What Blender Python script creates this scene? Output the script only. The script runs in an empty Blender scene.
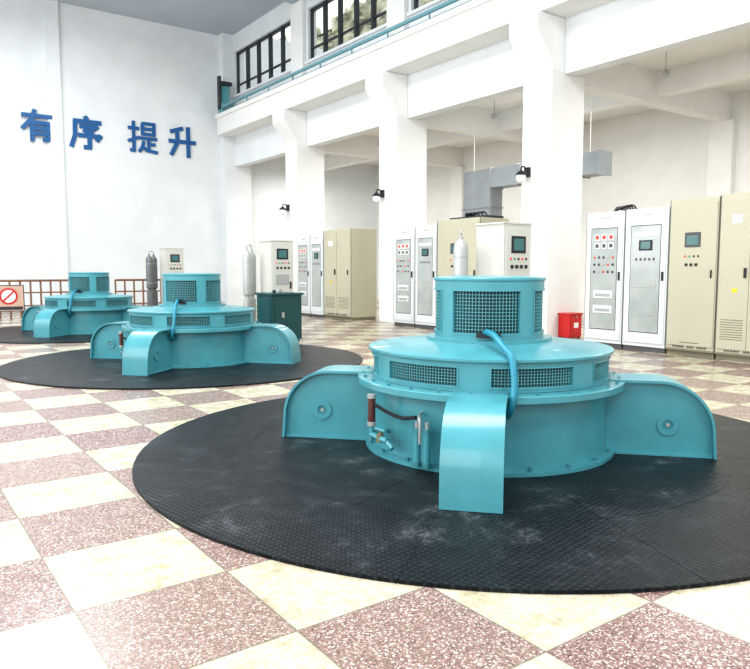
import bpy, bmesh, math, random
from math import sin, cos, pi, radians
from mathutils import Vector, Matrix
random.seed(4)
scene = bpy.context.scene
scene.view_settings.view_transform = 'Standard'
try: scene.view_settings.look = 'Medium High Contrast'
except Exception as e: print('LOOK', e)
scene.view_settings.exposure = 0.24

# ------------------------------------------------------------------ materials
def mat(name, col, rough=0.5, metal=0.0, var=0.0, scale=6.0, bump=0.0, bscale=60.0, spec=0.5, emit=None, coat=0.0):
    m = bpy.data.materials.new(name); m.use_nodes = True
    nt = m.node_tree; b = nt.nodes['Principled BSDF']
    b.inputs['Roughness'].default_value = rough
    b.inputs['Metallic'].default_value = metal
    b.inputs['Specular IOR Level'].default_value = spec
    b.inputs['Coat Weight'].default_value = coat
    tc = nt.nodes.new('ShaderNodeTexCoord')
    n = nt.nodes.new('ShaderNodeTexNoise'); n.inputs['Scale'].default_value = scale
    n.inputs['Detail'].default_value = 5
    nt.links.new(tc.outputs['Object'], n.inputs['Vector'])
    r = nt.nodes.new('ShaderNodeValToRGB')
    r.color_ramp.elements[0].position = 0.3; r.color_ramp.elements[1].position = 0.7
    r.color_ramp.elements[0].color = (*[c*(1-var) for c in col], 1)
    r.color_ramp.elements[1].color = (*[min(1, c*(1+var*0.5)) for c in col], 1)
    nt.links.new(n.outputs['Fac'], r.inputs['Fac'])
    nt.links.new(r.outputs['Color'], b.inputs['Base Color'])
    if bump > 0:
        n2 = nt.nodes.new('ShaderNodeTexNoise'); n2.inputs['Scale'].default_value = bscale
        nt.links.new(tc.outputs['Object'], n2.inputs['Vector'])
        bp = nt.nodes.new('ShaderNodeBump'); bp.inputs['Strength'].default_value = bump
        bp.inputs['Distance'].default_value = 0.01
        nt.links.new(n2.outputs['Fac'], bp.inputs['Height'])
        nt.links.new(bp.outputs['Normal'], b.inputs['Normal'])
    if emit:
        b.inputs['Emission Color'].default_value = (*emit[0], 1)
        b.inputs['Emission Strength'].default_value = emit[1]
    return m

M = {}
M['wall'] = mat('white_plaster', (0.76, 0.79, 0.80), 0.85, var=0.05, scale=1.5, bump=0.05, bscale=30, spec=0.2)
M['wallw'] = mat('warm_white_plaster', (0.81, 0.81, 0.79), 0.8, var=0.04, scale=2, spec=0.2)
M['ceil'] = mat('grey_ceiling_paint', (0.48, 0.53, 0.59), 0.9, var=0.04, scale=1)
M['teal'] = mat('turquoise_enamel', (0.078, 0.315, 0.36), 0.32, var=0.10, scale=5, bump=0.03, bscale=25, coat=0.2)
M['tealw'] = mat('turquoise_wire', (0.12, 0.36, 0.39), 0.4)
M['dteal'] = mat('grille_recess', (0.010, 0.03, 0.035), 0.7)
M['hose'] = mat('blue_hose', (0.02, 0.23, 0.32), 0.4)
M['bolt'] = mat('painted_bolt', (0.06, 0.24, 0.27), 0.35)
M['black'] = mat('black_plastic', (0.015, 0.015, 0.018), 0.4)
M['dark'] = mat('dark_metal_frame', (0.03, 0.035, 0.04), 0.5)
M['beige'] = mat('beige_cabinet_paint', (0.50, 0.475, 0.36), 0.45, var=0.04, scale=2)
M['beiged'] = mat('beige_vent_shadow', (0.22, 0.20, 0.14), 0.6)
M['whitec'] = mat('white_cabinet_paint', (0.69, 0.72, 0.71), 0.4, var=0.03, scale=2)
M['creamc'] = mat('cream_cabinet_paint', (0.60, 0.60, 0.54), 0.4, var=0.03, scale=2)
M['glassp'] = mat('cabinet_glass_door', (0.42, 0.45, 0.43), 0.12, var=0.15, scale=3)
M['seam'] = mat('cabinet_gap', (0.10, 0.10, 0.10), 0.7)
M['screen'] = mat('display_screen', (0.02, 0.05, 0.05), 0.15, emit=((0.15, 0.45, 0.45), 0.25))
M['red'] = mat('red_paint', (0.56, 0.02, 0.02), 0.4)
M['redl'] = mat('red_lamp', (0.6, 0.04, 0.02), 0.3, emit=((1, 0.1, 0.05), 0.2))
M['grn'] = mat('dark_green_enamel', (0.012, 0.075, 0.078), 0.35, var=0.1)
M['greend'] = mat('green_lamp', (0.02, 0.4, 0.1), 0.3)
M['yellow'] = mat('yellow_label', (0.8, 0.6, 0.03), 0.5)
M['grey'] = mat('galvanised_duct', (0.32, 0.35, 0.37), 0.5, var=0.12, scale=2, metal=0.1)
M['steel'] = mat('grey_steel', (0.42, 0.43, 0.42), 0.35, metal=0.3)
M['tank'] = mat('silver_grey_cylinder', (0.44, 0.45, 0.43), 0.35, metal=0.2)
M['tankd'] = mat('dark_grey_cylinder', (0.16, 0.17, 0.17), 0.35, metal=0.2)
M['brown'] = mat('oil_glass', (0.10, 0.035, 0.03), 0.15)
M['copper'] = mat('brass_fitting', (0.34, 0.30, 0.20), 0.35, metal=0.6)
M['blue'] = mat('blue_letter', (0.012, 0.105, 0.29), 0.45)
M['rail'] = mat('crane_rail_paint', (0.16, 0.33, 0.37), 0.5, var=0.1)
M['wood'] = mat('varnished_timber', (0.22, 0.11, 0.06), 0.45, var=0.2)
M['white'] = mat('bright_white', (0.85, 0.85, 0.83), 0.4)
M['fol'] = mat('foliage', (0.52, 0.52, 0.38), 0.9, var=0.75, scale=1.3, bump=1, bscale=4)
M['sill'] = mat('grey_baseboard', (0.45, 0.44, 0.42), 0.5)

def N(nt, t, **kw):
    n = nt.nodes.new(t)
    for k, v in kw.items(): setattr(n, k, v)
    return n
def math_n(nt, op, a, b=None, c=None):
    n = N(nt, 'ShaderNodeMath', operation=op)
    for i, v in enumerate((a, b, c)):
        if v is None: continue
        if isinstance(v, (int, float)): n.inputs[i].default_value = v
        else: nt.links.new(v, n.inputs[i])
    return n.outputs[0]
def ramp(nt, fac, stops):
    r = N(nt, 'ShaderNodeValToRGB')
    e = r.color_ramp.elements
    while len(e) < len(stops): e.new(0.5)
    for i, (p, c) in enumerate(stops):
        e[i].position = p; e[i].color = (*c, 1)
    nt.links.new(fac, r.inputs['Fac']); return r.outputs['Color']
def mixc(nt, f, a, b):
    m = N(nt, 'ShaderNodeMix', data_type='RGBA')
    for s, v in ((0, f), (6, a), (7, b)):
        if isinstance(v, (int, float)): m.inputs[s].default_value = v
        elif isinstance(v, tuple): m.inputs[s].default_value = (*v, 1)
        else: nt.links.new(v, m.inputs[s])
    return m.outputs[2]

def floor_mat():
    m = bpy.data.materials.new('checkered_terrazzo'); m.use_nodes = True
    nt = m.node_tree; b = nt.nodes['Principled BSDF']
    tc = N(nt, 'ShaderNodeTexCoord'); sp = N(nt, 'ShaderNodeSeparateXYZ')
    nt.links.new(tc.outputs['Object'], sp.inputs[0])
    T = 0.62
    u = math_n(nt, 'DIVIDE', math_n(nt, 'SUBTRACT', sp.outputs[0], 0.57), T)
    v = math_n(nt, 'DIVIDE', math_n(nt, 'SUBTRACT', sp.outputs[1], 2.13), T)
    s = math_n(nt, 'ADD', math_n(nt, 'FLOOR', u), math_n(nt, 'FLOOR', v))
    par = math_n(nt, 'FLOORED_MODULO', s, 2.0)      # 0 -> red
    fu = math_n(nt, 'ABSOLUTE', math_n(nt, 'SUBTRACT', math_n(nt, 'FRACT', u), 0.5))
    fv = math_n(nt, 'ABSOLUTE', math_n(nt, 'SUBTRACT', math_n(nt, 'FRACT', v), 0.5))
    g = math_n(nt, 'GREATER_THAN', math_n(nt, 'MAXIMUM', fu, fv), 0.4925)
    vo = N(nt, 'ShaderNodeTexVoronoi'); vo.inputs['Scale'].default_value = 150
    nt.links.new(tc.outputs['Object'], vo.inputs['Vector'])
    sc = N(nt, 'ShaderNodeSeparateColor'); nt.links.new(vo.outputs['Color'], sc.inputs[0])
    red = ramp(nt, sc.outputs[0], [(0.0, (0.07, 0.036, 0.034)), (0.4, (0.21, 0.115, 0.105)), (0.78, (0.32, 0.20, 0.18)), (1.0, (0.74, 0.67, 0.60))])
    no = N(nt, 'ShaderNodeTexNoise'); no.inputs['Scale'].default_value = 7; no.inputs['Detail'].default_value = 12
    no.inputs['Roughness'].default_value = 0.85
    nt.links.new(tc.outputs['Object'], no.inputs['Vector'])
    crm = ramp(nt, no.outputs['Fac'], [(0.38, (0.34, 0.285, 0.16)), (0.46, (0.53, 0.48, 0.33)), (0.55, (0.65, 0.615, 0.49)), (0.66, (0.75, 0.73, 0.64))])
    sp2 = math_n(nt, 'MULTIPLY', math_n(nt, 'LESS_THAN', sc.outputs[1], 0.16), 0.5)
    crm = mixc(nt, sp2, crm, (0.32, 0.27, 0.16))
    wn = N(nt, 'ShaderNodeTexWhiteNoise', noise_dimensions='2D')
    cb = N(nt, 'ShaderNodeCombineXYZ')
    nt.links.new(math_n(nt, 'FLOOR', u), cb.inputs[0]); nt.links.new(math_n(nt, 'FLOOR', v), cb.inputs[1])
    nt.links.new(cb.outputs[0], wn.inputs['Vector'])
    tv = math_n(nt, 'MULTIPLY_ADD', wn.outputs['Value'], 0.28, 0.0)
    c = mixc(nt, par, red, crm)
    c = mixc(nt, tv, c, (0.47, 0.40, 0.31))
    c = mixc(nt, math_n(nt, 'MULTIPLY', g, 0.7), c, (0.16, 0.135, 0.10))
    nt.links.new(c, b.inputs['Base Color'])
    rr = math_n(nt, 'MULTIPLY_ADD', no.outputs['Fac'], 0.25, 0.13)
    nt.links.new(rr, b.inputs['Roughness'])
    return m
M['floor'] = floor_mat()

def mat_rubber():
    m = bpy.data.materials.new('black_checker_plate'); m.use_nodes = True
    nt = m.node_tree; b = nt.nodes['Principled BSDF']
    tc = N(nt, 'ShaderNodeTexCoord')
    no = N(nt, 'ShaderNodeTexNoise'); no.inputs['Scale'].default_value = 2.2; no.inputs['Detail'].default_value = 14
    no.inputs['Roughness'].default_value = 0.85; no.inputs['Distortion'].default_value = 0.4
    nt.links.new(tc.outputs['Object'], no.inputs['Vector'])
    mp = N(nt, 'ShaderNodeMapping'); mp.inputs['Rotation'].default_value = (0, 0, 0.6)
    nt.links.new(tc.outputs['Object'], mp.inputs['Vector'])
    sp = N(nt, 'ShaderNodeSeparateXYZ'); nt.links.new(mp.outputs[0], sp.inputs[0])
    sx = math_n(nt, 'SINE', math_n(nt, 'MULTIPLY', sp.outputs[0], 140))
    sy = math_n(nt, 'SINE', math_n(nt, 'MULTIPLY', sp.outputs[1], 140))
    h = math_n(nt, 'MAXIMUM', math_n(nt, 'MULTIPLY', sx, sy), 0.0)
    c = ramp(nt, no.outputs['Fac'], [(0.34, (0.003, 0.004, 0.005)), (0.50, (0.007, 0.009, 0.011)), (0.57, (0.020, 0.024, 0.027)), (0.66, (0.12, 0.13, 0.135))])
    c = mixc(nt, math_n(nt, 'MULTIPLY', h, 0.30), c, (0.065, 0.073, 0.08))
    nt.links.new(c, b.inputs['Base Color'])
    b.inputs['Roughness'].default_value = 0.40
    b.inputs['Specular IOR Level'].default_value = 0.18
    bp = N(nt, 'ShaderNodeBump'); bp.inputs['Strength'].default_value = 0.6; bp.inputs['Distance'].default_value = 0.004
    nt.links.new(h, bp.inputs['Height']); nt.links.new(bp.outputs['Normal'], b.inputs['Normal'])
    return m
M['mat'] = mat_rubber()

# ------------------------------------------------------------------ mesh builder
class B:
    def __init__(s):
        s.bm = bmesh.new(); s.mats = []; s.T = Matrix.Identity(4)
    def mi(s, k):
        if k not in s.mats: s.mats.append(k)
        return s.mats.index(k)
    def poly(s, vs, fs, k):
        i = s.mi(k); bv = [s.bm.verts.new(s.T @ Vector(v)) for v in vs]
        for f in fs:
            try:
                fa = s.bm.faces.new([bv[j] for j in f]); fa.material_index = i
            except ValueError: pass
    def box(s, x0, x1, y0, y1, z0, z1, k):
        vs = [(x, y, z) for x in (x0, x1) for y in (y0, y1) for z in (z0, z1)]
        s.poly(vs, [(0, 1, 3, 2), (4, 6, 7, 5), (0, 4, 5, 1), (2, 3, 7, 6), (0, 2, 6, 4), (1, 5, 7, 3)], k)
    def lathe(s, prof, k, seg=96, c=(0, 0), closed=False):
        vs = []; n = len(prof)
        for j in range(seg):
            a = 2*pi*j/seg
            for r, z in prof: vs.append((c[0]+r*cos(a), c[1]+r*sin(a), z))
        fs = []
        for j in range(seg):
            q = (j+1) % seg
            for i in range(n if closed else n-1):
                i2 = (i+1) % n
                fs.append((j*n+i, q*n+i, q*n+i2, j*n+i2))
        if not closed:
            fs.append([j*n+n-1 for j in range(seg)]); fs.append([j*n for j in range(seg)][::-1])
        s.poly(vs, fs, k)
    def cyl(s, c, z0, z1, r, k, seg=24, r2=None):
        s.lathe([(r, z0), (r if r2 is None else r2, z1)], k, seg, c)
    def rod(s, p, q, r, k, seg=12):
        s.tube([p, q], r, k, seg, smooth=False)
    def tube(s, pts, r, k, seg=12, smooth=True, sub=6):
        P = [Vector(p) for p in pts]
        if smooth and len(P) > 2:
            Q = []; E = [2*P[0]-P[1]] + P + [2*P[-1]-P[-2]]
            for i in range(1, len(E)-2):
                for t in range(sub):
                    t /= sub; a, b, c, d = E[i-1], E[i], E[i+1], E[i+2]
                    Q.append(0.5*((2*b)+(c-a)*t+(2*a-5*b+4*c-d)*t*t+(-a+3*b-3*c+d)*t**3))
            Q.append(P[-1]); P = Q
        vs = []; n = len(P)
        up = None
        for i, p in enumerate(P):
            t = (P[min(i+1, n-1)]-P[max(i-1, 0)]).normalized()
            if up is None:
                up = Vector((0, 0, 1)) if abs(t.z) < 0.9 else Vector((1, 0, 0))
            a = (up - t*up.dot(t)).normalized(); up = a; b = t.cross(a)
            for j in range(seg):
                g = 2*pi*j/seg; vs.append(p + a*r*cos(g) + b*r*sin(g))
        fs = []
        for i in range(n-1):
            for j in range(seg):
                q = (j+1) % seg
                fs.append((i*seg+j, i*seg+q, (i+1)*seg+q, (i+1)*seg+j))
        fs.append(list(range(seg))[::-1]); fs.append([(n-1)*seg+j for j in range(seg)])
        s.poly(vs, fs, k)
    def cbox(s, r0, r1, a0, a1, z0, z1, k, n=8):
        vs = []
        for i in range(n+1):
            a = a0+(a1-a0)*i/n
            for r, z in ((r0, z0), (r1, z0), (r1, z1), (r0, z1)): vs.append((r*cos(a), r*sin(a), z))
        fs = [(0, 1, 2, 3), tuple(n*4+j for j in (3, 2, 1, 0))]
        for i in range(n):
            for j in range(4):
                q = (j+1) % 4; fs.append((i*4+j, (i+1)*4+j, (i+1)*4+q, i*4+q))
        s.poly(vs, fs, k)
    def prism(s, pl, y0, y1, k):       # polygon in x,z extruded in y
        n = len(pl); vs = [(x, y0, z) for x, z in pl]+[(x, y1, z) for x, z in pl]
        fs = [tuple(range(n)), tuple(range(2*n-1, n-1, -1))]+[(i, (i+1) % n, n+(i+1) % n, n+i) for i in range(n)]
        s.poly(vs, fs, k)
    def finish(s, name, loc=(0, 0, 0), bevel=0.0, smooth=True, rot=0.0):
        bm = s.bm
        bmesh.ops.recalc_face_normals(bm, faces=bm.faces)
        for f in bm.faces: f.smooth = smooth
        for e in bm.edges:
            if len(e.link_faces) == 2 and e.calc_face_angle(0) > 0.6: e.smooth = False
        me = bpy.data.meshes.new(name); bm.to_mesh(me); bm.free()
        for k in s.mats: me.materials.append(M[k])
        o = bpy.data.objects.new(name, me); scene.collection.objects.link(o)
        o.location = loc; o.rotation_euler[2] = rot
        if bevel:
            m = o.modifiers.new('edge_bevel', 'BEVEL'); m.width = bevel; m.segments = 2
            m.limit_method = 'ANGLE'; m.angle_limit = 0.7; m.harden_normals = False
        return o

# ------------------------------------------------------------------ room shell
XL, XR, YB, YF, ZC = -6.0, 10.75, 23.7, -8.0, 9.45
XA = 17.2
COLY = [-4.9, -0.2, 4.5, 9.2, 13.9, 18.7]
b = B(); b.box(XL, XA, YF, YB, -0.2, 0.0, 'floor'); b.finish('floor', smooth=False)
b = B(); b.box(XL-0.3, XA+0.3, YB, YB+0.3, -0.2, ZC+0.3, 'wall')
b.box(4.72, 5.12, YB-0.10, YB, 0, ZC, 'wall')
b.box(-2.6, -2.1, YB-0.10, YB, 0, ZC, 'wall')
b.box(10.35, 11.35, YB-0.35, YB, 0, ZC, 'wall')
b.finish('wall_back', smooth=False)
b = B(); b.box(XL-0.3, XR+0.3, YF, YB, ZC, ZC+0.3, 'ceil')
for y in COLY: b.box(XL, XR, y-0.2, y+0.2, ZC-0.3, ZC, 'ceil')
b.finish('ceiling', smooth=False)
# clerestory wall with window openings
b = B()
b.box(10.75, 11.05, YF, YB, 4.95, 7.35, 'wall')
b.box(10.75, 11.05, YF, YB, 8.85, ZC, 'wall')
edges = COLY+[YB]
for y in COLY: b.box(10.75, 11.05, y-0.45, y+0.45, 7.35, 8.85, 'wall')
b.box(10.75, 11.05, YB-0.4, YB, 7.35, 8.85, 'wall')
b.box(10.75, 11.05, YF, COLY[0]-0.45, 7.35, 8.85, 'wall')
b.finish('wall_right_upper', smooth=False)
for i in range(len(COLY)):
    y0 = COLY[i]+0.45; y1 = (COLY[i+1]-0.45) if i+1 < len(COLY) else YB-0.4
    b = B(); z0, z1 = 7.35, 8.85
    for (a, c, d, e) in ((y0, y1, z0, z0+0.07), (y0, y1, z1-0.07, z1), (y0, y0+0.07, z0, z1), (y1-0.07, y1, z0, z1), (y0, y1, 7.72, 7.76)):
        b.box(10.84, 10.92, a, c, d, e, 'dark')
    n = 5
    for j in range(1, n):
        yy = y0+(y1-y0)*j/n
        b.box(10.82, 10.93, yy-0.05, yy+0.05, z0, z1, 'dark')
    b.box(10.66, 10.75, y0-0.05, y1+0.05, z0-0.07, z0, 'wall')
    b.finish('window_%d' % (i+1), smooth=False)
# crane runway beam
b = B()
b.box(10.08, 10.749, YF, YB-0.36, 5.95, 6.62, 'wallw')
b.box(10.02, 10.749, YF, YB-0.36, 6.50, 6.64, 'wallw')
b.finish('crane_runway_beam', smooth=False, bevel=0.01)
b = B()
YR = YB-0.85
b.box(10.24, 10.40, YF, YR, 6.645, 6.67, 'rail'); b.box(10.31, 10.33, YF, YR, 6.67, 6.75, 'rail')
b.box(10.28, 10.36, YF, YR, 6.75, 6.79, 'rail')
b.tube([(10.1, YF, 6.84), (10.1, YR, 6.84)], 0.045, 'rail', smooth=False)
y = YF+0.5
while y < YR:
    b.box(10.085, 10.115, y-0.015, y+0.015, 6.64, 6.83, 'rail'); y += 1.5
b.finish('crane_rail', smooth=False)
b = B()
b.box(10.1, 10.55, YB-0.75, YB-0.42, 6.65, 7.0, 'rail'); b.box(10.15, 10.45, YB-0.62, YB-0.42, 7.0, 7.75, 'tealw')
b.box(10.05, 10.12, YB-0.7, YB-0.5, 6.8, 7.9, 'dark'); b.box(10.12, 10.5, YB-0.75, YB-0.62, 7.6, 7.72, 'dark')
b.finish('crane_end_stop', smooth=False, bevel=0.01)
# columns
for y in COLY:
    b = B()
    b.box(10.40, 11.35, y-0.35, y+0.35, 0, 4.96, 'wallw')
    b.box(10.40, 10.745, y-0.35, y+0.35, 4.96, 5.945, 'wallw')
    b.prism([(10.40, 5.1), (10.40, 5.945), (9.98, 5.945), (9.98, 5.62)], y-0.35, y+0.35, 'wallw')
    b.box(10.62, 10.745, y-0.35, y+0.35, 6.645, ZC-0.31, 'wallw')
    b.finish('column', smooth=False, bevel=0.012)
# aisle
b = B()
b.box(11.05, XA, YF, YB, 5.55, 5.75, 'wallw')
for y in COLY: b.box(11.055, XA, y-0.17, y+0.17, 4.9, 5.55, 'wallw')
b.box(14.0, 14.3, YF, YB, 5.05, 5.55, 'wallw')
b.finish('ceiling_aisle', smooth=False)
b = B()
b.box(XA, XA+0.3, YF, YB, -0.2, 5.75, 'wallw')
for y in COLY: b.box(XA-0.2, XA, y-0.3, y+0.3, 0, 4.9, 'wallw')
b.finish('wall_right', smooth=False)
# left wall with tall openings
b = B()
b.box(XL-0.3, XL, YF, YB, -0.2, 1.2, 'wall'); b.box(XL-0.3, XL, YF, YB, 8.2, ZC, 'wall')
for y in COLY+[YB-0.5, YF+0.4]: b.box(XL-0.3, XL, y-0.5, y+0.5, 1.2, 8.2, 'wall')
b.finish('wall_left', smooth=False)
b = B()
for i, y in enumerate(COLY):
    yn = (COLY+[YB-0.5])[i+1]
    for j in range(0, 4):
        yy = y+0.5+(yn-y-1.0)*j/3
        b.box(XL-0.2, XL-0.12, yy-0.04, yy+0.04, 1.2, 8.2, 'dark')
    for z in (1.23, 3.5, 5.8, 8.17): b.box(XL-0.2, XL-0.12, y+0.5, yn-0.5, z-0.03, z+0.03, 'dark')
b.finish('window_left_frames', smooth=False)
b = B()
b.box(XL, 4.72, YB-0.03, YB, 0, 0.15, 'sill'); b.box(5.12, 10.35, YB-0.03, YB, 0, 0.15, 'sill')
b.finish('baseboard_back', smooth=False)
# hillside outside the clerestory
bm = bmesh.new()
bmesh.ops.create_grid(bm, x_segments=110, y_segments=50, size=1)
for v in bm.verts:
    X, Y = v.co.x, v.co.y
    v.co = Vector((21+5*(Y+1)+random.uniform(-0.7, 0.7), 30+X*52+random.uniform(-.5, .5), 1+(Y+1)*10+random.uniform(-.8, .8)))
me = bpy.data.meshes.new('hillside'); bm.to_mesh(me); bm.free(); me.materials.append(M['fol'])
scene.collection.objects.link(bpy.data.objects.new('wooded_hillside', me))

# ------------------------------------------------------------------ generators
def generator(loc, full=True):
    b = B(); D = radians
    k = 'teal'
    # barrel
    b.lathe([(0.905, 0.02), (0.905, 0.045), (0.84, 0.05), (0.84, 0.50)], k, 128)
    for i in range(20):
        a = 2*pi*(i+0.5)/20; b.cyl((0.875*cos(a), 0.875*sin(a)), 0.045, 0.07, 0.014, 'bolt', 6)
    # wide flange
    b.lathe([(0.83, 0.485), (0.955, 0.485), (0.96, 0.49), (0.96, 0.53), (0.955, 0.535), (0.80, 0.54)], k, 128)
    for i in range(28):
        a = 2*pi*i/28; b.cyl((0.92*cos(a), 0.92*sin(a)), 0.536, 0.55, 0.012, 'bolt', 6)
    # ring with louvre windows
    b.cyl((0, 0), 0.54, 0.735, 0.82, 'dteal', 96)
    R0, R1 = 0.825, 0.853; z0, z1 = 0.54, 0.735; g0, g1 = 0.575, 0.69
    b.lathe([(R0, z0), (R1, z0), (R1, g0), (R0, g0)], k, 128, closed=True)
    b.lathe([(R0, g1), (R1, g1), (R1, z1), (R0, z1)], k, 128, closed=True)
    st = 2*pi/7; half = D(18.5); c0 = D(225-31.5)
    for i in range(7):
        c = c0+i*st
        b.cbox(R0, R1, c+half, c+st-half, g0, g1, k, 6)
        b.cbox(R1-0.001, R1+0.006, c-half-0.012, c+half+0.012, g0-0.012, g0, k, 12)
        b.cbox(R1-0.001, R1+0.006, c-half-0.012, c+half+0.012, g1, g1+0.012, k, 12)
        b.cbox(R1-0.001, R1+0.006, c-half-0.012, c-half, g0, g1, k, 1)
        b.cbox(R1-0.001, R1+0.006, c+half, c+half+0.012, g0, g1, k, 1)
        n = 26
        for j in range(1, n):
            a = c-half+2*half*j/n; w = 0.0022
            b.cbox(0.838, 0.843, a-w, a+w, g0, g1, 'tealw', 1)
        for j in range(1, 6):
            z = g0+(g1-g0)*j/6; b.cbox(0.836, 0.841, c-half, c+half, z-0.002, z+0.002, 'tealw', 8)
    # conical lid
    b.lathe([(0.83, 0.728), (0.875, 0.728), (0.88, 0.733), (0.88, 0.748), (0.87, 0.752), (0.47, 0.80), (0.455, 0.80), (0.455, 0.82), (0.41, 0.822), (0.3, 0.822)], k, 128)
    # upper housing
    b.cyl((0, 0), 0.80, 1.22, 0.365, 'dteal', 64)
    R0, R1 = 0.372, 0.395; g0, g1 = 0.868, 1.155
    b.lathe([(R0, 0.81), (R1, 0.81), (R1, g0), (R0, g0)], k, 96, closed=True)
    b.lathe([(R0, g1), (R1, g1), (R1, 1.235), (R0, 1.235)], k, 96, closed=True)
    half = D(35)
    for i in range(4):
        c = D(45+90*i-3)
        b.cbox(R0, R1, c+half, c+pi/2-half, g0, g1, k, 5)
        for zz in (g0-0.014, g1): b.cbox(R1-0.001, R1+0.005, c-half-0.03, c+half+0.03, zz, zz+0.014, k, 12)
        for aa in (c-half-0.03, c+half): b.cbox(R1-0.001, R1+0.005, aa, aa+0.03, g0, g1, k, 1)
        n = 20
        for j in range(1, n):
            a = c-half+2*half*j/n; b.cbox(0.378, 0.384, a-0.005, a+0.005, g0, g1, 'tealw', 1)
        for j in range(1, 12):
            z = g0+(g1-g0)*j/12; b.cbox(0.378, 0.384, c-half, c+half, z-0.0022, z+0.0022, 'tealw', 10)
    b.lathe([(0.37, 1.225), (0.402, 1.225), (0.406, 1.23), (0.406, 1.243), (0.40, 1.25), (0.30, 1.258), (0.02, 1.26)], k, 96)
    # four curved support arms on the diagonals
    RR = 0.36; re = 1.54; top = 0.545
    arc = [(re-RR+RR*sin(t*pi/2/12), top-RR+RR*cos(t*pi/2/12)) for t in range(13)]
    outer = [(0.84, top)]+arc+[(re+0.012, 0.02)]
    th = 0.018
    inner = [(re+0.012-th, 0.02)]+[(re-RR+(RR-th)*sin(t*pi/2/12), top-RR+(RR-th)*cos(t*pi/2/12)) for t in range(12, -1, -1)]+[(0.84, top-th)]
    for i in range(4):
        a = D(42.0+90*i)
        b.T = Matrix.Rotation(a, 4, 'Z')
        w = 0.17
        n = len(outer); inn = inner[::-1]
        vs = []
        for (r, z), (r2, z2) in zip(outer, inn):
            vs += [(r, -w, z), (r, w, z), (r2, w, z2), (r2, -w, z2)]
        fs = [(0, 1, 2, 3), tuple((n-1)*4+j for j in (3, 2, 1, 0))]
        for q in range(n-1):
            for j in range(4): fs.append((q*4+j, q*4+(j+1) % 4, (q+1)*4+(j+1) % 4, (q+1)*4+j))
        b.poly(vs, fs, k)
        side = [(0.80, 0.02)]+[(0.80, top-th)]+inn[1:]
        for sgn in (-1, 1):
            y0, y1 = sorted((sgn*0.105, sgn*0.12))
            b.prism(side, y0, y1, k)
            b.T = Matrix.Rotation(a, 4, 'Z') @ Matrix.Translation((1.24, sgn*0.12, 0.235)) @ Matrix.Rotation(-sgn*pi/2, 4, 'X')
            b.lathe([(0.036, -0.002), (0.072, -0.002), (0.072, 0.012), (0.036, 0.012)], k, 28, closed=True)
            b.cyl((0, 0), -0.001, 0.003, 0.037, 'bolt', 20)
            b.cyl((0, 0), 0.002, 0.010, 0.014, 'steel', 6)
            b.T = Matrix.Rotation(a, 4, 'Z')
        b.box(0.86, re-0.01, -0.15, 0.15, 0.02, 0.032, k)
    b.T = Matrix.Identity(4)
    # cable hose over the lid
    def P(deg, r, z): return (r*cos(D(deg)), r*sin(D(deg)), z)
    b.tube([P(222, 0.39, 0.87), P(224, 0.47, 0.885), P(229, 0.60, 0.87), P(232, 0.75, 0.82), P(234, 0.87, 0.775), P(234.5, 0.93, 0.70), P(234.5, 0.965, 0.60), P(234, 0.985, 0.53), P(233, 0.975, 0.45), P(233, 0.88, 0.40)], 0.022, 'hose', 14)
    b.cbox(0.39, 0.43, D(214), D(236), 0.842, 0.872, 'black', 6)
    b.cbox(0.39, 0.42, D(220), D(226), 0.86, 0.905, 'black', 3)
    # oil gauge, faucet valve and piping on the left of the barrel
    o = P(173, 0.98, 0)
    b.cyl(o[:2], 0.15, 0.25, 0.018, k, 14)
    b.cyl(o[:2], 0.25, 0.28, 0.030, 'steel', 16); b.cyl(o[:2], 0.28, 0.44, 0.026, 'brown', 20); b.cyl(o[:2], 0.44, 0.465, 0.031, 'steel', 16)
    b.rod(P(173, 0.84, 0.20), P(173, 0.99, 0.20), 0.014, k)
    # faucet: body, spout, T handle
    b.rod(P(173, 0.98, 0.19), P(183, 0.97, 0.175), 0.022, k); b.rod(P(181.5, 0.97, 0.178), P(186, 0.97, 0.135), 0.017, k)
    b.rod(P(178.5, 0.97, 0.18), P(178.5, 0.97, 0.235), 0.011, 'copper'); b.rod(P(175, 0.97, 0.237), P(182, 0.97, 0.237), 0.012, k)
    b.cyl(P(178.5, 0.97, 0)[:2], 0.155, 0.21, 0.027, 'copper', 8)
    b.tube([P(174, 0.97, 0.40), P(179, 0.93, 0.36), P(187, 0.91, 0.335), P(196, 0.93, 0.36)], 0.012, 'black', 10)
    b.tube([P(196, 0.86, 0.38), P(198, 0.94, 0.37), P(199, 0.96, 0.33), P(199, 0.96, 0.20)], 0.010, 'steel', 10)
    for dg in (197, 201.5):
        p = P(dg, 0.94, 0)
        b.cyl(p[:2], 0.06, 0.27, 0.024, k, 16); b.cyl(p[:2], 0.27, 0.30, 0.030, 'bolt', 6); b.cyl(p[:2], 0.05, 0.08, 0.032, 'bolt', 6)
        b.cyl(p[:2], 0.30, 0.34, 0.013, 'steel', 10)
    b.finish('hydro_generator', loc, bevel=0)
    # floor covering
    m = B()
    m.cyl((0, 0), 0.0, 0.0165, 2.455, 'mat', 160)
    n1, n2 = 8, 12
    for i in range(n1):
        a = 2*pi*i/n1+D(22.5); m.cbox(0.80, 1.70, a+0.0015, a+2*pi/n1-0.0015, 0.012, 0.0185, 'mat', 12)
    for i in range(n2):
        a = 2*pi*i/n2+D(8); m.cbox(1.703, 2.47, a+0.0009, a+2*pi/n2-0.0009, 0.0, 0.0185, 'mat', 12)
    m.finish('generator_pit_cover', (loc[0]-0.02, loc[1]+0.06, 0.0))
G = [(3.685, 3.68, 0), (3.72, 9.60, 0), (3.76, 15.5, 0)]
for g in G: generator(g)

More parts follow.
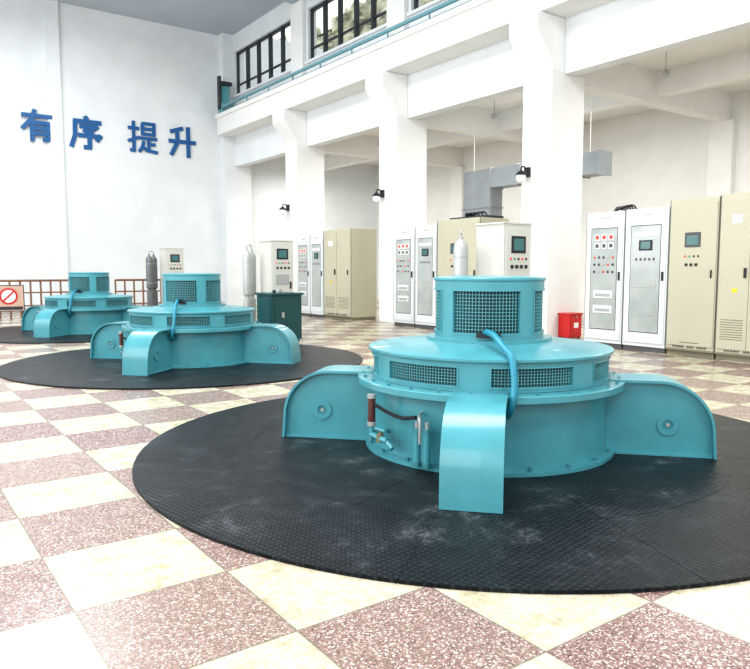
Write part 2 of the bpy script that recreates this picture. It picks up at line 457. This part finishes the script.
# ------------------------------------------------------------------ electrical cabinets
def cabinet(x0, ya, yb, h, kind, depth=0.8):
    """front faces -X ; u=0 is the yb side"""
    W = yb-ya; b = B()
    body = 'beige' if kind.startswith('beige') else 'whitec'
    b.box(0, depth, 0, W, 0.08, h, body); b.box(0.02, depth-0.02, 0.01, W-0.01, 0, 0.08, 'seam' if body == 'whitec' else 'beiged')
    def f(u0, u1, z0, z1, pr, k): b.box(-pr, 0.005, W*(1-u1), W*(1-u0), z0, z1, k)
    f(0.0, 0.012, 0.08, h, 0.003, 'seam'); f(0.988, 1.0, 0.08, h, 0.003, 'seam')
    if body == 'whitec':
        f(0.04, 0.96, 0.14, h-0.16, 0.018, 'whitec')
        f(0.15, 0.85, 0.30, h-0.26, 0.02, 'seam')
        f(0.165, 0.835, 0.315, h-0.275, 0.022, 'glassp')
        f(0.38, 0.62, h-0.11, h-0.08, 0.004, 'steel')
        if kind == 'white_meter':
            for r, z in enumerate((h-0.42, h-0.56)):
                for c in range(3):
                    u = 0.26+c*0.18; f(u, u+0.13, z-0.05, z+0.05, 0.03, 'white'); f(u+0.02, u+0.11, z-0.03, z+0.035, 0.033, 'redl' if r == 0 else 'seam')
            for r in range(3):
                z = h-0.75-r*0.12
                for c in range(5):
                    u = 0.24+c*0.12; f(u, u+0.04, z-0.018, z+0.018, 0.032, ('redl', 'black', 'black', 'steel')[(r+c) % 4])
            for r in range(2):
                z = h-1.35-r*0.25
                f(0.25, 0.75, z-0.08, z+0.05, 0.03, 'whitec'); f(0.3, 0.7, z-0.05, z+0.0, 0.034, 'steel')
        else:
            f(0.22, 0.78, h-0.44, h-0.38, 0.03, 'white'); f(0.36, 0.66, h-0.66, h-0.5, 0.035, 'black'); f(0.40, 0.62, h-0.64, h-0.52, 0.038, 'screen')
            for c in range(5): f(0.28+c*0.1, 0.32+c*0.1, h-0.82, h-0.78, 0.03, 'seam')
            f(0.24, 0.76, h-1.25, h-0.95, 0.026, 'glassp')
            f(0.24, 0.76, h-1.7, h-1.45, 0.026, 'glassp')
        f(0.885, 0.925, h*0.5, h*0.5+0.14, 0.04, 'black')
    else:
        f(0.03, 0.97, 0.16, h-0.06, 0.015, 'beige')
        f(0.0, 1, 0.08, 0.11, 0.02, 'beiged')
        if kind == 'beige_display':
            f(0.34, 0.66, h-0.72, h-0.50, 0.024, 'seam'); f(0.38, 0.62, h-0.69, h-0.55, 0.028, 'screen')
            for c in range(4):
                f(0.34+c*0.09, 0.37+c*0.09, h-0.87, h-0.84, 0.024, ('redl', 'greend', 'black', 'black')[c])
            for c in range(3): f(0.36+c*0.1, 0.41+c*0.1, h-1.0, h-0.96, 0.03, 'black')
            f(0.30, 0.70, 0.20, 0.215, 0.018, 'beiged')
        else:
            f(0.495, 0.505, 0.16, h-0.06, 0.018, 'beiged')
            f(0.53, 0.58, h-0.45, h-0.35, 0.02, 'steel'); f(0.2, 0.36, h-0.42, h-0.3, 0.02, 'white')
            f(0.42, 0.46, h*0.5, h*0.5+0.14, 0.035, 'black')
            for q in range(9):
                f(0.08, 0.44, 0.30+q*0.035, 0.312+q*0.035, 0.019, 'beiged'); f(0.56, 0.92, 0.30+q*0.035, 0.312+q*0.035, 0.019, 'beiged')
            f(0.24, 0.33, h-1.4, h-1.34, 0.018, 'yellow')
        f(0.88, 0.905, h*0.5, h*0.5+0.12, 0.035, 'black')
        for c in range(14):
            if c not in (5, 9): f(0.16+c*0.05, 0.19+c*0.05, 0.13, 0.15, 0.016, 'seam')
    b.finish({'white_meter': 'metering_cabinet', 'white_glass': 'relay_protection_cabinet', 'beige_display': 'excitation_cabinet', 'beige_vent': 'switchgear_cabinet'}[kind], (x0, ya, 0), bevel=0.004, smooth=False)
X0 = 10.0
for (ya, yb, h, kd) in [(6.93, 7.68, 2.26, 'white_meter'), (6.15, 6.92, 2.27, 'white_glass'), (5.37, 6.14, 2.36, 'beige_display'), (4.45, 5.36, 2.38, 'beige_vent'), (3.6, 4.44, 2.38, 'beige_vent'),
                        (12.33, 13.12, 2.26, 'white_meter'), (11.58, 12.32, 2.27, 'white_glass'), (10.25, 11.57, 2.36, 'beige_display'),
                        (16.95, 17.7, 2.26, 'white_meter'), (16.25, 16.94, 2.27, 'white_glass'), (14.9, 16.24, 2.36, 'beige_vent')]:
    cabinet(X0, ya, yb, h, kd)
b = B()
b.box(10.3, 10.7, 6.95, 7.6, 2.262, 2.29, 'dark')
for i in range(6): b.tube([(10.35+0.05*i, 6.95+0.08*i, 2.29), (10.4+0.04*i, 7.1+0.08*i, 2.38), (10.5, 7.5, 2.31)], 0.015, 'black', 8)
b.finish('cable_bundle')
b = B()
b.box(10.2, 10.7, 10.3, 11.4, 2.362, 2.41, 'dark')
for i in range(5): b.tube([(10.3+0.05*i, 10.35+0.15*i, 2.40), (10.4, 10.6+0.12*i, 2.5), (10.5, 11.2, 2.41)], 0.02, 'black', 8)
b.finish('cable_bundle')
# ------------------------------------------------------------------ governors
def governor(x, y, tk='tank'):
    b = B()
    W = 'creamc'
    b.box(-0.23, 0.23, 0, 0.46, 0.06, 1.84, W); b.box(-0.21, 0.21, 0.02, 0.44, 0, 0.06, 'seam')
    b.box(-0.205, 0.205, -0.015, 0.0, 0.12, 1.80, W)
    b.box(-0.12, 0.12, -0.022, 0, 1.50, 1.70, 'black'); b.box(-0.085, 0.085, -0.026, 0, 1.53, 1.67, 'screen')
    for i in range(5): b.box(-0.14+i*0.065, -0.115+i*0.065, -0.024, 0, 1.42, 1.445, ('redl', 'greend', 'black', 'redl', 'black')[i])
    for i in range(4): b.box(-0.13+i*0.08, -0.09+i*0.08, -0.03, 0, 1.32, 1.36, 'black')
    b.box(-0.14, 0.14, -0.02, 0, 1.02, 1.22, 'steel')
    b.box(-0.235, -0.23, 0.04, 0.42, 0.12, 1.80, W)
    b.box(0.15, 0.18, -0.035, 0, 0.95, 1.08, 'black')
    b.box(-0.245, 0.245, -0.012, 0.475, 1.84, 1.86, W)
    b.finish('governor_cabinet', (x, y, 0), bevel=0.004, smooth=False)
    c = B()
    for dx, dy, k in ((-0.52, 0.42, tk), (-0.34, 0.62, tk)):
        c.lathe([(0.08, 0.0), (0.08, 0.75), (0.05, 0.76), (0.05, 0.8), (0.085, 0.84), (0.088, 0.9), (0.088, 1.55), (0.08, 1.60), (0.045, 1.65), (0.025, 1.66), (0.025, 1.70), (0.01, 1.71)], k, 28, (dx, dy))
        c.cyl((dx, dy), 0.96, 0.975, 0.091, 'steel', 28); c.cyl((dx, dy), 1.45, 1.465, 0.091, 'steel', 28)
    c.tube([(-0.52, 0.42, 1.70), (-0.52, 0.42, 1.76), (-0.43, 0.52, 1.78), (-0.34, 0.62, 1.76), (-0.34, 0.62, 1.70)], 0.012, 'steel', 8)
    c.finish('pressure_accumulator', (x, y, 0))
governor(6.27, 5.80); governor(6.36, 11.82); governor(6.38, 17.6, 'tankd')
b = B()
b.box(0, 0.6, 0, 0.6, 0.05, 0.85, 'grn'); b.box(-0.03, 0.63, -0.03, 0.63, 0.85, 0.89, 'grn'); b.box(0.03, 0.57, 0.03, 0.57, 0, 0.05, 'black')
b.box(0.05, 0.55, -0.015, 0.0, 0.12, 0.80, 'grn'); b.box(0.18, 0.23, -0.04, -0.015, 0.45, 0.55, 'steel')
b.box(-0.015, 0, 0.05, 0.55, 0.12, 0.80, 'grn'); b.cyl((0.3, 0.3), 0.89, 0.96, 0.06, 'steel'); b.cyl((0.15, 0.2), 0.89, 0.94, 0.03, 'black')
b.finish('governor_oil_tank', (5.76, 11.1, 0), bevel=0.006, smooth=False)
# red fire box
b = B()
b.box(10.73, 11.08, 8.57, 8.84, 0.02, 0.45, 'red'); b.box(10.71, 11.10, 8.55, 8.845, 0.45, 0.48, 'red'); b.box(10.76, 11.05, 8.56, 8.57, 0.06, 0.42, 'red')
b.box(10.84, 10.97, 8.555, 8.56, 0.2, 0.3, 'white'); b.box(10.88, 10.92, 8.54, 8.56, 0.40, 0.43, 'steel')
for xx in (10.75, 11.02): 
    for yy in (8.58, 8.79): b.box(xx, xx+0.04, yy, yy+0.04, 0, 0.03, 'black')
b.finish('fire_extinguisher_box', bevel=0.004, smooth=False)
# sconces
for y in COLY[2:]:
    b = B()
    b.box(10.34, 10.40, y+0.12, y+0.24, 3.08, 3.26, 'black')
    b.tube([(10.36, y+0.18, 3.2), (10.28, y+0.18, 3.27), (10.2, y+0.18, 3.24), (10.2, y+0.18, 3.18)], 0.015, 'black', 8)
    b.lathe([(0.03, 3.19), (0.10, 3.13), (0.11, 3.10), (0.10, 3.10)], 'black', 20, (10.2, y+0.18))
    b.lathe([(0.09, 3.10), (0.095, 3.04), (0.07, 2.98), (0.03, 2.955), (0.005, 2.95)], 'white', 20, (10.2, y+0.18))
    b.finish('wall_lamp')
# duct
b = B()
b.box(13.0, 13.45, 9.75, 14.0, 3.40, 3.88, 'grey'); b.box(13.0, 13.45, 13.0, 14.0, 2.5, 3.40, 'grey')
for y in (10.3, 11.2, 12.1, 13.0): b.box(12.975, 13.475, y-0.02, y+0.02, 3.375, 3.905, 'grey')
b.box(12.975, 13.475, 12.975, 14.025, 2.9, 2.93, 'grey'); b.box(12.975, 13.475, 9.72, 9.75, 3.375, 3.905, 'grey')
for y in (10.1, 13.8): b.rod((13.2, y, 3.88), (13.2, y, 5.55), 0.007, 'white', 8)
b.finish('ventilation_duct', smooth=False)
# aisle pendant lamps
for y in (3.2, 7.95, 12.5, 17.2, 21):
    b = B()
    b.rod((12.6, y, 5.1), (12.6, y, 5.54), 0.008, 'steel', 8); b.cyl((12.6, y), 5.5, 5.545, 0.05, 'white', 16)
    b.lathe([(0.03, 5.12), (0.06, 5.10), (0.075, 5.06), (0.06, 4.99), (0.02, 4.97)], 'steel', 20, (12.6, y))
    b.finish('pendant_lamp')
# railings at the far end
def railing(p, q, n):
    b = B(); p = Vector(p); q = Vector(q)
    for z in (0.35, 0.7, 1.02): b.rod((p.x, p.y, z), (q.x, q.y, z), 0.03 if z > 1 else 0.02, 'wood', 10)
    for i in range(n+1):
        c = p.lerp(q, i/n); b.cyl((c.x, c.y), 0, 1.02, 0.025, 'wood', 10); b.cyl((c.x, c.y), 0, 0.02, 0.05, 'steel', 10)
    b.finish('stairwell_railing')
railing((2.0, 20.6, 0), (5.0, 20.6, 0), 12)
railing((5.6, 20.2, 0), (7.4, 20.2, 0), 7)
# warning sign on stand
M['signbg'] = mat('sign_background', (0.60, 0.40, 0.31), 0.5, var=0.1)
b = B()
b.T = Matrix.Translation((2.72, 18.9, 0)) @ Matrix.Rotation(radians(-12), 4, 'Z')
b.box(-0.32, 0.32, -0.012, 0.012, 0.32, 0.92, 'signbg'); b.box(-0.34, 0.34, -0.008, 0.015, 0.30, 0.94, 'dark')
b.box(-0.30, 0.30, -0.016, 0, 0.34, 0.42, 'dark')
for s in (-1, 1): b.box(s*0.3-0.02, s*0.3+0.02, -0.01, 0.03, 0, 0.32, 'dark'); b.box(s*0.3-0.03, s*0.3+0.03, -0.2, 0.2, 0, 0.03, 'dark')
b.T = b.T @ Matrix.Translation((0, -0.014, 0.67)) @ Matrix.Rotation(pi/2, 4, 'X')
b.lathe([(0.155, 0), (0.20, 0), (0.20, 0.008), (0.155, 0.008)], 'red', 32, closed=True)
b.cyl((0, 0), 0.0, 0.004, 0.155, 'white', 32)
b.T = b.T @ Matrix.Rotation(radians(45), 4, 'Z'); b.box(-0.17, 0.17, -0.02, 0.02, 0.001, 0.009, 'red')
b.finish('warning_sign', smooth=False)

# ------------------------------------------------------------------ wall lettering (stroke-built characters)
CH = {
 'you': [[(5, 79), (95, 79)], [(44, 98), (33, 68), (5, 36)], [(34, 59), (34, -2)], [(34, 57), (82, 57), (82, 5), (66, 5)], [(34, 40), (82, 40)], [(34, 23), (82, 23)]],
 'xu': [[(48, 99), (56, 86)], [(14, 83), (96, 83)], [(18, 83), (17, 40), (5, 3)], [(32, 68), (82, 68), (60, 52)], [(43, 58), (70, 44)], [(28, 40), (92, 40), (82, 26)], [(60, 40), (60, 4), (43, 4)]],
 'ti': [[(4, 76), (38, 76)], [(21, 98), (21, 4), (9, 6)], [(3, 34), (39, 48)], [(50, 94), (88, 94), (88, 60), (50, 60), (50, 94)], [(50, 77), (88, 77)], [(42, 46), (97, 46)], [(70, 46), (70, 9)], [(70, 28), (91, 28)], [(53, 36), (49, 18), (38, 2)], [(47, 20), (64, 7), (98, 3)]],
 'sheng': [[(52, 93), (10, 79)], [(4, 48), (96, 48)], [(33, 86), (33, 45), (11, 2)], [(71, 98), (71, -2)]],
}
for key, x, z in (('you', 4.40, 5.68), ('xu', 5.82, 5.63), ('ti', 7.60, 5.68), ('sheng', 8.95, 5.68)):
    b = B(); S = (1.0 if key != 'you' else 0.93)/100; hw = 6.6 if key != 'ti' else 5.2; q = 0
    for st in CH[key]:
        for i in range(len(st)-1):
            p = Vector(st[i]); r = Vector(st[i+1]); d = (r-p).normalized(); nn = Vector((-d.y, d.x))*hw
            e0 = p-d*hw*(0.9 if i else 0.2); e1 = r+d*hw*0.2 if i == len(st)-2 else r
            q += 1; dy = 0.0006*q
            pl = [e0+nn, e0-nn, e1-nn, e1+nn]
            b.prism([((v.x-50)*S, (v.y-50)*S) for v in pl], -0.05-dy, 0.0, 'blue')
    b.finish('wall_letter', (x, YB-0.001 if key != 'you' else YB-0.06, z), smooth=False)

# ------------------------------------------------------------------ lights
def area(name, loc, rot, sx, sy, power, col=(1, 1, 1)):
    l = bpy.data.lights.new(name, 'AREA'); l.shape = 'RECTANGLE'; l.size = sx; l.size_y = sy; l.energy = power; l.color = col
    o = bpy.data.objects.new(name, l); scene.collection.objects.link(o); o.location = loc; o.rotation_euler = rot
for i, y in enumerate((-3, 4, 11, 18)):
    area('added_hall_fill', (3.0, y, ZC-0.6), (0, 0, 0), 4, 3, 400, (0.98, 0.99, 1))  # added fill below the ceiling to brighten the hall, no fixture behind it
for i in range(5):
    y = (COLY[i]+COLY[i+1])/2
    area('window_daylight', (XL+0.1, y, 4.7), (0, radians(-90), 0), 6.5, 3.2, 230, (0.96, 0.98, 1))
for y in (2, 6.8, 11.5, 16.2, 21):
    area('added_aisle_fill', (13.2, y, 4.85), (0, 0, 0), 1.2, 2.5, 110, (1, 0.98, 0.94))  # extra fill to lift the aisle, separate from the pendant lamps
w = bpy.data.worlds.new('World'); scene.world = w; w.use_nodes = True
bg = w.node_tree.nodes['Background']; bg.inputs[0].default_value = (0.92, 0.96, 1, 1); bg.inputs[1].default_value = 1.1

# ------------------------------------------------------------------ camera
cam = bpy.data.cameras.new('camera'); co = bpy.data.objects.new('camera', cam); scene.collection.objects.link(co)
cam.sensor_width = 36; cam.lens = 33.6; cam.clip_end = 200
co.location = (0, 0, 1.3); co.rotation_euler = (radians(90-5.26), 0, radians(-35.8))
scene.camera = co
